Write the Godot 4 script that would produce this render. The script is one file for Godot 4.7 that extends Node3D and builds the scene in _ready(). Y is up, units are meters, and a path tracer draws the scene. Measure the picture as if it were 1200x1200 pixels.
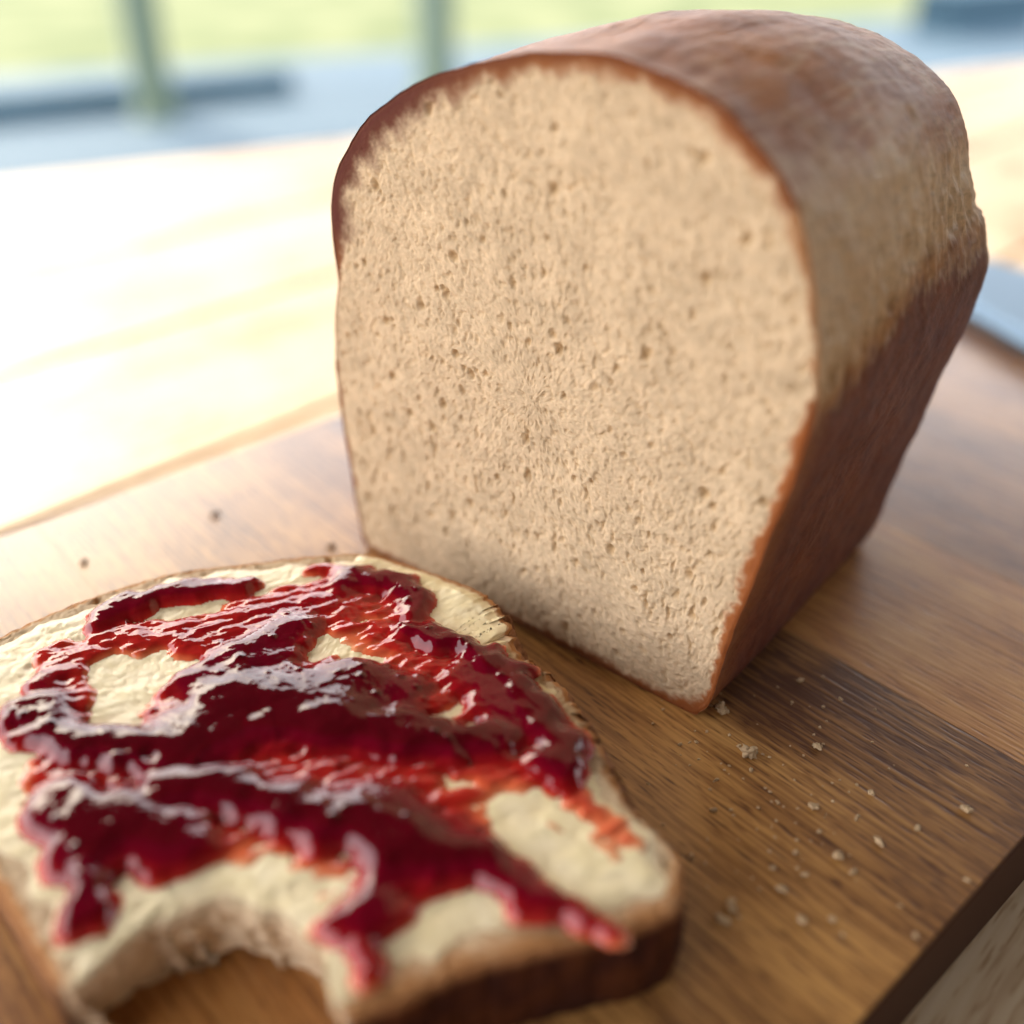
extends Node3D
# A cut loaf and a bitten, buttered slice with jam on a wooden board, on a table in the shade.
# Units are metres; y = 0 is the table top, the board's top lies at BT.

const BT := 0.023
const U := Vector3(0.6620, 0, 0.7495)      # along the board's grain
const W := Vector3(0.7495, 0, -0.6620)     # across the grain
const EDGE := Vector3(0.8843, 0, -0.4669)  # along the table's far edge
const INW := Vector3(0.4669, 0, 0.8843)    # from that edge towards us
const LD := Vector3(0.77414, 0, 0.63301)   # along the loaf's cut face
const LA := Vector3(0.63301, 0, -0.77414)  # along the loaf, away from the cut
const LM := Vector3(-0.00056, 0, -0.19182) # middle of the foot of the cut face
const SUN_EL := 35.0
const SUN_WAY := Vector3(-0.66, 0, -0.7513)   # towards the sun, on the ground

var rng := RandomNumberGenerator.new()
var M := {}
var taken := {}


# ---------------------------------------------------------------- small helpers
func noise(freq: float, sd: int, octaves := 1, kind := FastNoiseLite.TYPE_SIMPLEX_SMOOTH) -> FastNoiseLite:
	var n := FastNoiseLite.new()
	n.noise_type = kind
	n.seed = sd
	n.frequency = freq
	n.fractal_type = FastNoiseLite.FRACTAL_FBM if octaves > 1 else FastNoiseLite.FRACTAL_NONE
	n.fractal_octaves = octaves
	return n


func cells(freq: float, sd: int, ret := FastNoiseLite.RETURN_DISTANCE) -> FastNoiseLite:
	var n := noise(freq, sd, 1, FastNoiseLite.TYPE_CELLULAR)
	n.cellular_return_type = ret
	n.cellular_distance_function = FastNoiseLite.DISTANCE_EUCLIDEAN
	n.cellular_jitter = 1.0
	return n


func sm(a: float, b: float, x: float) -> float:
	return smoothstep(a, b, x)


func mix3(a: Color, b: Color, t: float) -> Color:
	return a.lerp(b, clampf(t, 0.0, 1.0))


func lin(r: float, g: float, b: float) -> Color:      # a real-world (linear) colour for albedo_color
	return Color(r, g, b).linear_to_srgb()


func mat(c: Color, rough := 0.7, spec := 0.5) -> StandardMaterial3D:
	var m := StandardMaterial3D.new()
	m.albedo_color = c
	m.roughness = rough
	m.metallic_specular = spec
	return m


func numbered(called: String) -> String:
	if not taken.has(called):
		taken[called] = 0
		return called
	taken[called] += 1
	return "%s_%03d" % [called, taken[called]]


func tag(o: Node3D, label: String, category: String, group := "", kind := "") -> void:
	if label: o.set_meta("label", label)
	if category: o.set_meta("category", category)
	if group: o.set_meta("group", group)
	if kind: o.set_meta("kind", kind)


func thing(called: String, at: Vector3, label: String, category: String, group := "") -> Node3D:
	var o := Node3D.new()
	o.name = numbered(called)
	add_child(o)
	o.position = at
	tag(o, label, category, group)
	return o


func part(called: String, mesh: Mesh, m: Material, parent: Node3D) -> MeshInstance3D:
	var o := MeshInstance3D.new()
	o.name = numbered(called) if parent == self else called
	o.mesh = mesh
	o.material_override = m
	parent.add_child(o, true)
	return o


# A mesh from arrays, with smooth normals (front faces run clockwise)
func build(v: PackedVector3Array, idx: PackedInt32Array, col := PackedColorArray(), uv := PackedVector2Array()) -> ArrayMesh:
	var nn := PackedVector3Array()
	nn.resize(v.size())
	for t in range(0, idx.size(), 3):
		var a := idx[t]
		var b := idx[t + 1]
		var c := idx[t + 2]
		var f := (v[c] - v[a]).cross(v[b] - v[a])
		nn[a] += f
		nn[b] += f
		nn[c] += f
	for i in nn.size():
		nn[i] = nn[i].normalized() if nn[i].length_squared() > 1e-30 else Vector3.UP
	var arr := []
	arr.resize(Mesh.ARRAY_MAX)
	arr[Mesh.ARRAY_VERTEX] = v
	arr[Mesh.ARRAY_NORMAL] = nn
	arr[Mesh.ARRAY_INDEX] = idx
	if col.size(): arr[Mesh.ARRAY_COLOR] = col
	if uv.size(): arr[Mesh.ARRAY_TEX_UV] = uv
	var am := ArrayMesh.new()
	am.add_surface_from_arrays(Mesh.PRIMITIVE_TRIANGLES, arr)
	return am


# Prism over a polygon in the xz plane, from y0 to y1, its upper edge chamfered by ch. uv in metres along (ax, ay).
func prism(poly: PackedVector2Array, y0: float, y1: float, ch: float, ax: Vector2, ay: Vector2, uvs: float, off: Vector2) -> ArrayMesh:
	if Geometry2D.is_polygon_clockwise(poly):
		poly = poly.duplicate()
		poly.reverse()
	var st := SurfaceTool.new()
	st.begin(Mesh.PRIMITIVE_TRIANGLES)
	st.set_smooth_group(-1)
	var inn: Array = [poly] if ch == 0.0 else Geometry2D.offset_polygon(poly, -ch, Geometry2D.JOIN_MITER)
	var top: PackedVector2Array = inn[0] if inn.size() and inn[0].size() == poly.size() else poly
	if top != poly:      # align the start of the offset polygon with ours
		var best := 0
		for k in top.size():
			if top[k].distance_to(poly[0]) < top[best].distance_to(poly[0]): best = k
		var turned := PackedVector2Array()
		for k in top.size(): turned.append(top[(k + best) % top.size()])
		top = turned
	var put := func(p: Vector2, y: float, side: float) -> void:
		st.set_uv(Vector2(p.dot(ax), p.dot(ay) + side) * uvs + off)
		st.add_vertex(Vector3(p.x, y, p.y))
	var tri := Geometry2D.triangulate_polygon(top)
	for k in range(0, tri.size(), 3):
		var q := [top[tri[k]], top[tri[k + 1]], top[tri[k + 2]]]
		var ccw: bool = (q[1] - q[0]).cross(q[2] - q[0]) > 0.0
		for j in ([0, 1, 2] if ccw else [0, 2, 1]): put.call(q[j], y1, 0.0)
		for j in ([0, 2, 1] if ccw else [0, 1, 2]): put.call(q[j], y0, 0.0)
	var n := poly.size()
	for k in n:
		var a := poly[k]
		var b := poly[(k + 1) % n]
		var ta := top[k]
		var tb := top[(k + 1) % n]
		for f in ([[a, y0, b, y0, b, y1, a, y1]] if ch == 0.0 else [[a, y0, b, y0, b, y1 - ch, a, y1 - ch], [a, y1 - ch, b, y1 - ch, tb, y1, ta, y1]]):
			var pts := [[f[0], f[1]], [f[2], f[3]], [f[4], f[5]], [f[6], f[7]]]
			for j in [0, 1, 2, 0, 2, 3]:
				put.call(pts[j][0], pts[j][1], y1 - pts[j][1])
	st.generate_normals()
	return st.commit()


func box_poly(c: Vector3, ex: Vector3, ez: Vector3, hx: float, hz: float) -> PackedVector2Array:
	var p := PackedVector2Array()
	for s in [[-1, -1], [1, -1], [1, 1], [-1, 1]]:
		var q: Vector3 = c + ex * (hx * s[0]) + ez * (hz * s[1])
		p.append(Vector2(q.x, q.z))
	return p


# Catmull-Rom through points (closed), resampled to n points of even spacing
func smooth_loop(pts: PackedVector2Array, n: int) -> PackedVector2Array:
	var fine := PackedVector2Array()
	var m := pts.size()
	for i in m:
		var p0 := pts[(i - 1 + m) % m]
		var p1 := pts[i]
		var p2 := pts[(i + 1) % m]
		var p3 := pts[(i + 2) % m]
		for k in 12:
			fine.append(p1.lerp(p2, k / 12.0).lerp(p1.cubic_interpolate(p2, p0, p3, k / 12.0), 0.92))
	fine.append(fine[0])
	var total := 0.0
	for i in fine.size() - 1: total += fine[i].distance_to(fine[i + 1])
	var out := PackedVector2Array()
	var step := total / n
	var at := 0.0
	var next := 0.0
	for i in fine.size() - 1:
		var l := fine[i].distance_to(fine[i + 1])
		while next <= at + l and out.size() < n:
			out.append(fine[i].lerp(fine[i + 1], (next - at) / maxf(l, 1e-9)))
			next += step
		at += l
	while out.size() < n: out.append(fine[0])
	return out


# ---------------------------------------------------------------- textures
func grey(n: FastNoiseLite, w: int, h: int, to_w: int, to_h: int) -> PackedByteArray:
	var im := n.get_image(w, h, false, false, true)
	im.convert(Image.FORMAT_L8)
	if w != to_w or h != to_h: im.resize(to_w, to_h, Image.INTERPOLATE_CUBIC)
	return im.get_data()


# Wood seen along x: broad bands, fibres and short dark pores. Returns [albedo, relief].
func wood(sd: int, size: int, dark: Color, mid: Color, light: Color, band := 0.5, fibre := 0.35, pores := 0.5, shaded_stave := false) -> Array:
	var a := grey(noise(0.045, sd, 3), 24, 160, size, size)
	var b := grey(noise(0.16, sd + 1, 3), 40, size, size, size)
	var c := grey(noise(0.3, sd + 2, 2), size / 10, size, size, size)
	var d := grey(noise(0.02, sd + 3, 3), 256, 256, size, size)
	var lut := []
	for i in 256:
		var t := i / 255.0
		var k := mix3(dark, mid, t * 2.0) if t < 0.5 else mix3(mid, light, t * 2.0 - 1.0)
		k = k.linear_to_srgb()
		lut.append([int(k.r * 255.0), int(k.g * 255.0), int(k.b * 255.0)])
	var col := PackedByteArray()
	col.resize(size * size * 3)
	var rel := PackedByteArray()
	rel.resize(size * size)
	for i in size * size:
		var pore := maxf(0.0, (c[i] - 156.0) / 100.0) * pores
		var v := 0.5 + (a[i] - 128.0) / 128.0 * band + (b[i] - 128.0) / 128.0 * fibre + (d[i] - 128.0) / 128.0 * 0.3 - pore * 1.3
		if shaded_stave: v += 0.24 - 0.36 * smoothstep(0.12, 0.46, (i / size) / float(size) + (d[i] - 128.0) / 2200.0)  # darkens across the stave: wood tone plus the loaf's shadow painted in
		var l: Array = lut[clampi(int(v * 255.0), 0, 255)]
		col[i * 3] = l[0]
		col[i * 3 + 1] = l[1]
		col[i * 3 + 2] = l[2]
		rel[i] = clampi(int(170.0 + (b[i] - 128.0) * 0.5 - pore * 170.0), 0, 255)
	return [ImageTexture.create_from_image(Image.create_from_data(size, size, false, Image.FORMAT_RGB8, col)),
		ImageTexture.create_from_image(Image.create_from_data(size, size, false, Image.FORMAT_L8, rel))]


# Fine relief of bread crumb: walls and little holes
func crumb_relief(size: int) -> ImageTexture:
	var a := grey(cells(0.045, 11), size, size, size, size)
	var b := grey(cells(0.1, 12), size, size, size, size)
	var c := grey(noise(0.05, 13, 5), size, size, size, size)
	var out := PackedByteArray()
	out.resize(size * size)
	for i in size * size:
		out[i] = clampi(int(a[i] * 0.45 + b[i] * 0.3 + c[i] * 0.4), 0, 255)
	return ImageTexture.create_from_image(Image.create_from_data(size, size, false, Image.FORMAT_L8, out))


func noise_tex(size: int, n: FastNoiseLite) -> ImageTexture:
	var im := n.get_image(size, size, false, false, true)
	im.convert(Image.FORMAT_L8)
	return ImageTexture.create_from_image(im)


func relief(m: StandardMaterial3D, t: Texture2D, cm: float) -> void:
	m.heightmap_enabled = true
	m.heightmap_texture = t
	m.heightmap_scale = cm


# ---------------------------------------------------------------- the scene
func _ready() -> void:
	rng.seed = 7
	set_camera_and_light()
	make_materials()
	make_setting()
	make_table()
	make_board()
	make_loaf()
	make_slice()
	make_napkin()
	make_crumbs()


func set_camera_and_light() -> void:
	var cam := Camera3D.new()
	cam.name = "camera"
	cam.fov = 52.99
	cam.near = 0.01
	cam.far = 400.0
	cam.position = Vector3(0, BT + 0.15205, 0)
	cam.rotation_degrees = Vector3(-32.33, 0, 0)
	var at := CameraAttributesPhysical.new()
	at.frustum_focal_length = 24.07
	at.frustum_focus_distance = 0.209
	at.frustum_near = 0.01
	at.frustum_far = 400.0
	at.exposure_aperture = 2.8
	cam.attributes = at
	add_child(cam)
	cam.fov = 52.99
	cam.current = true

	var env := Environment.new()
	env.background_mode = Environment.BG_SKY
	var sky := Sky.new()
	var sm_ := ProceduralSkyMaterial.new()
	sm_.sky_top_color = Color(0.595, 0.595, 0.615)
	sm_.sky_horizon_color = Color(0.665, 0.655, 0.645)
	sm_.sky_curve = 0.25
	sm_.ground_bottom_color = Color(0.22, 0.23, 0.19)
	sm_.ground_horizon_color = Color(0.3, 0.33, 0.27)
	sm_.sun_angle_max = 36.0
	sm_.sun_curve = 0.5
	sky.sky_material = sm_
	env.sky = sky
	env.background_energy_multiplier = 7.5
	env.tonemap_mode = Environment.TONE_MAPPER_LINEAR
	env.tonemap_exposure = 1.74
	env.sdfgi_enabled = true
	env.ssao_enabled = true
	env.ssil_enabled = true
	var we := WorldEnvironment.new()
	we.name = "environment"
	we.environment = env
	add_child(we)

	var sun := DirectionalLight3D.new()
	sun.name = "sun"
	sun.light_energy = 1.35
	sun.light_color = Color(1.0, 0.95, 0.86)
	sun.light_angular_distance = 0.5
	sun.shadow_enabled = true
	add_child(sun)
	var s := SUN_WAY * cos(deg_to_rad(SUN_EL)) + Vector3.UP * sin(deg_to_rad(SUN_EL))
	sun.look_at_from_position(s * 5.0, Vector3.ZERO, Vector3.UP)


func make_materials() -> void:
	var w1 := wood(21, 1024, Color(0.19, 0.068, 0.019), Color(0.46, 0.20, 0.054), Color(0.63, 0.33, 0.105), 0.35, 0.4, 0.6)
	var w2 := wood(41, 1024, Color(0.12, 0.045, 0.017), Color(0.28, 0.125, 0.045), Color(0.42, 0.21, 0.08), 0.35, 0.45, 0.65)
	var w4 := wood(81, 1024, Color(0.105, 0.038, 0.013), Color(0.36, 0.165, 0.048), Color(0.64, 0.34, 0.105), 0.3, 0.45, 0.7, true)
	var w3 := wood(61, 1024, Color(0.34, 0.21, 0.10), Color(0.51, 0.37, 0.225), Color(0.60, 0.47, 0.31), 0.3, 0.3, 0.75)
	for k in [["golden", w1], ["walnut", w2], ["shaded_stave", w4]]:
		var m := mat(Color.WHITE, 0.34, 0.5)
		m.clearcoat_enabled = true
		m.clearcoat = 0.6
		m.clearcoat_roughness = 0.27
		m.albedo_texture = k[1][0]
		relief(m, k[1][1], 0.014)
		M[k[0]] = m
	var oak := mat(Color.WHITE, 0.5, 0.45)
	oak.albedo_texture = w3[0]
	relief(oak, w3[1], 0.02)
	M.oak = oak
	M.end_grain = mat(lin(0.07, 0.026, 0.013), 0.6, 0.35)

	var cr := crumb_relief(1024)
	M.crumb = mat(Color.WHITE, 0.9, 0.25)
	M.crumb.vertex_color_use_as_albedo = true
	relief(M.crumb, cr, 0.014)
	M.crust = mat(Color.WHITE, 0.55, 0.36)
	M.crust.vertex_color_use_as_albedo = true
	var fine := noise(0.09, 5, 4)
	relief(M.crust, noise_tex(512, fine), 0.007)
	M.crust.uv1_triplanar = true
	M.crust.uv1_scale = Vector3(30, 30, 30)
	M.slice_crust = M.crust.duplicate()
	M.slice_crust.roughness = 0.75
	M.slice_crust.metallic_specular = 0.3
	M.butter = mat(Color.WHITE, 0.4, 0.45)
	M.butter.vertex_color_use_as_albedo = true
	relief(M.butter, noise_tex(512, noise(0.03, 8, 4)), 0.010)
	M.jam = mat(Color.WHITE, 0.045, 0.46)
	M.jam.vertex_color_use_as_albedo = true
	relief(M.jam, noise_tex(1024, noise(0.02, 9, 2)), 0.004)
	M.bit = mat(lin(0.62, 0.45, 0.27), 0.9, 0.25)
	M.dark_bit = mat(lin(0.33, 0.23, 0.17), 0.8, 0.3)


func make_setting() -> void:
	# lawn and deck
	var lawn_tex := NoiseTexture2D.new()
	lawn_tex.width = 512
	lawn_tex.height = 512
	lawn_tex.seamless = true
	lawn_tex.noise = noise(0.012, 3, 4)
	var ramp := Gradient.new()
	ramp.set_color(0, lin(0.06, 0.085, 0.036))
	ramp.set_color(1, lin(0.19, 0.195, 0.11))
	lawn_tex.color_ramp = ramp
	var grass := mat(Color.WHITE, 0.95, 0.2)
	grass.albedo_texture = lawn_tex
	grass.uv1_triplanar = true
	grass.uv1_world_triplanar = true
	grass.uv1_scale = Vector3(0.16, 0.16, 0.16)
	var g := PlaneMesh.new()
	g.size = Vector2(500, 500)
	var lawn := part("lawn", g, grass, self)
	lawn.position = Vector3(0, -0.90, 0)
	tag(lawn, "pale green lawn in full sun beyond the deck", "lawn", "", "structure")

	# the deck: boards that run along the table's edge
	var deck := thing("deck", Vector3(0, -0.9, 0), "blue grey wooden deck between the table and the lawn", "deck")
	deck.set_meta("kind", "structure")
	var dm := [mat(lin(0.062, 0.100, 0.132), 0.8, 0.3), mat(lin(0.071, 0.110, 0.142), 0.8, 0.3), mat(lin(0.055, 0.092, 0.124), 0.75, 0.3)]
	var far_dir := Vector3(0.92, 0, -0.39).normalized()
	var fin := Vector3(-far_dir.z, 0, far_dir.x)
	var o0 := Vector3(-2.6, 0, -5.65)
	for k in 58:
		var c := o0 + fin * (0.075 + k * 0.152) + far_dir * 2.0
		var p := prism(box_poly(c, far_dir, fin, 7.0, 0.0725), 0.08, 0.15, 0.004, Vector2(far_dir.x, far_dir.z), Vector2(fin.x, fin.z), 1.0, Vector2.ZERO)
		part("deck_board", p, dm[rng.randi() % 3], deck)

	# two posts of a railing, a timber kerb and a planter out on the deck
	var post_m := mat(lin(0.125, 0.175, 0.125), 0.6)
	var rail_posts := [[Vector3(-1.52, -0.75, -4.62), 0.07, "dark post seen through the blur at the left edge of the deck"], [Vector3(-0.35, -0.75, -5.05), 0.07, "dark post at the deck edge just left of the loaf"]]
	for r in rail_posts:
		var t := thing("wooden_post", r[0], r[2], "post", "posts along the deck")
		part("shaft", prism(box_poly(Vector3.ZERO, EDGE, INW, r[1], r[1]), 0.02, 1.15, 0.008, Vector2(1, 0), Vector2(0, 1), 1.0, Vector2.ZERO), post_m, t)
		part("cap", prism(box_poly(Vector3.ZERO, EDGE, INW, r[1] + 0.012, r[1] + 0.012), 1.15, 1.19, 0.012, Vector2(1, 0), Vector2(0, 1), 1.0, Vector2.ZERO), post_m, t)
		part("foot", prism(box_poly(Vector3.ZERO, EDGE, INW, r[1] + 0.02, r[1] + 0.02), 0.0, 0.02, 0.004, Vector2(1, 0), Vector2(0, 1), 1.0, Vector2.ZERO), post_m, t)
	var kerb := thing("timber_beam", Vector3(-2.0, -0.75, -4.63), "long dark blue timber beam lying on the deck at the left", "beam")
	var kd := Vector3(0.86, 0, -0.51).normalized()
	var kn := Vector3(-kd.z, 0, kd.x)
	part("beam", prism(box_poly(Vector3.ZERO, kd, kn, 1.1, 0.06), 0.0, 0.10, 0.01, Vector2(1, 0), Vector2(0, 1), 1.0, Vector2.ZERO), mat(lin(0.048, 0.093, 0.126), 0.9, 0.2), kerb)
	var pot := thing("planter", Vector3(3.0, -0.75, -7.3), "low dark blue planter on the deck behind the loaf at the right", "planter")
	var pm := mat(lin(0.045, 0.085, 0.118), 0.9, 0.2)
	part("trough", prism(box_poly(Vector3.ZERO, kd, kn, 0.42, 0.16), 0.0, 0.24, 0.012, Vector2(1, 0), Vector2(0, 1), 1.0, Vector2.ZERO), pm, pot)
	part("rim", prism(box_poly(Vector3.ZERO, kd, kn, 0.45, 0.19), 0.24, 0.27, 0.008, Vector2(1, 0), Vector2(0, 1), 1.0, Vector2.ZERO), pm, pot)

	# unseen shelter added to shade the board and block sky beside and behind us
	var sh0 := Vector3(-0.165, 0, -0.245)                                    # a point of the shade's edge on the table
	var hgt := 1.75
	var eave := sh0 - INW * (-SUN_WAY.dot(INW) * hgt / tan(deg_to_rad(SUN_EL)))
	var added_shelter := thing("added_shelter", Vector3.ZERO, "unseen shelter added to shade the near half of the table", "added_shelter")
	var rc := eave + INW * 2.0 + EDGE * 0.85
	var dim := mat(lin(0.13, 0.10, 0.08), 0.8)
	var flat := func(o: Vector3, hx: float, hz: float) -> PackedVector2Array: return box_poly(o, EDGE, INW, hx, hz)
	part("added_roof", prism(flat.call(rc, 2.65, 2.0), hgt, hgt + 0.08, 0.01, Vector2(1, 0), Vector2(0, 1), 1.0, Vector2.ZERO), dim, added_shelter)
	part("added_side_wall", prism(flat.call(eave + INW * 2.6 + EDGE * 2.2, 0.06, 1.2), -0.75, 0.55, 0.01, Vector2(1, 0), Vector2(0, 1), 1.0, Vector2.ZERO), dim, added_shelter)  # added to cut low light from the right
	part("added_back_wall", prism(flat.call(eave + INW * 3.9 + EDGE * 0.85, 2.65, 0.06), -0.75, hgt - 0.003, 0.01, Vector2(1, 0), Vector2(0, 1), 1.0, Vector2.ZERO), dim, added_shelter)


func make_table() -> void:
	var t := thing("table", Vector3(0, -0.75, 0), "long pale oak table, its far half bleached by sunlight", "table")
	var f0 := Vector3(0, 0, -0.859)
	var a := f0 - EDGE * 1.1
	var b := f0 + EDGE * 1.3
	var c := b + INW * 1.3
	var d := a + INW * 1.3
	var outline := PackedVector2Array([Vector2(a.x, a.z), Vector2(b.x, b.z), Vector2(c.x, c.z), Vector2(d.x, d.z)])
	var g := Vector3(0.70, 0, -0.714).normalized()
	var gn := Vector3(-g.z, 0, g.x)
	for k in range(-9, 20):
		var mid := Vector3(0, 0, -0.5) + gn * (k * 0.115 - 0.35)
		var strip := box_poly(mid, g, gn, 3.0, 0.0568)
		for poly in Geometry2D.intersect_polygons(outline, strip):
			part("plank", prism(poly, 0.722, 0.75, 0.0015, Vector2(g.x, g.z), Vector2(gn.x, gn.z), 2.6, Vector2(rng.randf(), rng.randf())), M.oak, t)
	for s in [[a, 1, 1], [b, -1, 1], [c, -1, -1], [d, 1, -1]]:
		var p: Vector3 = s[0] + EDGE * (0.09 * s[1]) + INW * (0.09 * s[2])
		part("leg", prism(box_poly(p, EDGE, INW, 0.035, 0.035), 0.0, 0.7215, 0.004, Vector2(g.x, g.z), Vector2(gn.x, gn.z), 2.6, Vector2.ZERO), M.oak, t)


func make_board() -> void:
	var t := thing("cutting_board", Vector3.ZERO, "thick wooden cutting board of glued staves under the loaf and the slice", "cutting board")
	var ws := [-0.055, 0.058, 0.173, 0.231, 0.305, 0.38, 0.441]
	var kinds := ["golden", "shaded_stave", "golden", "walnut", "golden", "walnut"]
	for k in kinds.size():
		var w0: float = ws[k] + 0.00004
		var w1: float = ws[k + 1] - 0.00004
		var u0 := -0.2615
		var u1 := -0.0337
		var c := U * ((u0 + u1) / 2) + W * ((w0 + w1) / 2)
		var p := box_poly(c, U, W, (u1 - u0) / 2, (w1 - w0) / 2)
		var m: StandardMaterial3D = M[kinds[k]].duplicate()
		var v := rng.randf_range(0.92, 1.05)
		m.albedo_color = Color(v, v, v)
		part("stave", prism(p, 0.0, BT, 0.0, Vector2(U.x, U.z), Vector2(W.x, W.z), 4.2, Vector2(rng.randf(), -w0 * 4.2 if kinds[k] == "shaded_stave" else rng.randf())), m, t)
		# oiled end grain, set a hair proud of both ends
		for e in [u0, u1]:
			var q := box_poly(U * e + W * ((w0 + w1) / 2), U, W, 0.0004, (w1 - w0) / 2)
			part("end_grain", prism(q, 0.0005, BT - 0.0012, 0.0002, Vector2(W.x, W.z), Vector2(U.x, U.z), 4.0, Vector2.ZERO), M.end_grain, t)


# ---------------------------------------------------------------- the loaf
const LOAF := [Vector2(-5.0, 0.3), Vector2(-5.12, 1.5), Vector2(-5.28, 2.96), Vector2(-5.36, 4.4), Vector2(-5.32, 5.68), Vector2(-5.13, 6.6), Vector2(-4.98, 7.2), Vector2(-5.04, 7.8), Vector2(-5.04, 8.55), Vector2(-4.9, 9.2), Vector2(-4.54, 9.9), Vector2(-4.05, 10.55), Vector2(-3.4, 11.06), Vector2(-2.7, 11.48), Vector2(-1.98, 11.8), Vector2(-0.51, 12.27), Vector2(0.4, 12.47), Vector2(1.17, 12.56), Vector2(1.9, 12.6), Vector2(2.52, 12.55), Vector2(3.47, 12.35), Vector2(4.41, 11.95), Vector2(5.15, 11.35), Vector2(5.75, 10.6), Vector2(6.1, 9.73), Vector2(6.33, 8.81), Vector2(6.47, 7.9), Vector2(6.42, 7.0), Vector2(6.28, 6.0), Vector2(5.94, 4.33), Vector2(5.54, 1.88), Vector2(5.35, 0.6), Vector2(5.15, 0.18), Vector2(4.8, 0.0), Vector2(2.5, 0.05), Vector2(0, 0.08), Vector2(-2.5, 0.05), Vector2(-4.6, 0.0), Vector2(-4.88, 0.1)]
const CRUMB := Color(0.605, 0.455, 0.295)
const CRUMB_DEEP := Color(0.45, 0.30, 0.155)

var pore_b := cells(1.0 / 0.0034, 102)
var pore_c := cells(1.0 / 0.0085, 103)
var keep_b := cells(1.0 / 0.0034, 102, FastNoiseLite.RETURN_CELL_VALUE)
var keep_c := cells(1.0 / 0.0085, 103, FastNoiseLite.RETURN_CELL_VALUE)
var tear := noise(1.0 / 0.004, 104, 4)
var slow := noise(1.0 / 0.03, 105, 2)
var pits := noise(1.0 / 0.0026, 107, 3)
var fibre := noise(1.0 / 0.0012, 108, 2)
var cleft := noise(1.0 / 0.006, 106, 2)


# How deep the open crumb of cut bread lies under its cut at (x, y), in metres (0 to about 0.0018)
func pores(x: float, y: float) -> float:
	# soft uneven pits, a little stretched along the way the dough rose
	var p := Vector2(x, y) + Vector2(tear.get_noise_2d(x, y), tear.get_noise_2d(y + 3.0, x)) * 0.0006
	var b := p * Vector2(1.15, 0.85)
	var thickly := 0.5 + 0.9 * slow.get_noise_2d(x * 2.2, y * 2.2)
	var deep := maxf(0.0, pits.get_noise_2d(b.x, b.y) - 0.04) * 0.00046 * clampf(0.75 + thickly, 0.4, 1.5)
	deep += maxf(0.0, fibre.get_noise_2d(b.x, b.y) - 0.05) * 0.00022
	# open holes, few of them large. Cellular distance: -1 at a cell's middle, towards 0 at its walls
	if keep_b.get_noise_2d(b.x, b.y) > 0.80:
		deep += maxf(0.0, -0.74 - pore_b.get_noise_2d(b.x, b.y)) * 0.0030
	if keep_c.get_noise_2d(b.x, b.y) > 0.68:
		deep += maxf(0.0, -0.84 - pore_c.get_noise_2d(b.x, b.y)) * 0.0075
	# clefts in the lower, tighter crumb
	var cl := cleft.get_noise_2d(p.x * 2.2, p.y * 0.7)
	deep += maxf(0.0, cl - 0.38) * 0.0018 * sm(0.008, 0.018, y) * sm(0.060, 0.035, y) * sm(0.0, 0.3, thickly)
	return deep


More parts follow.
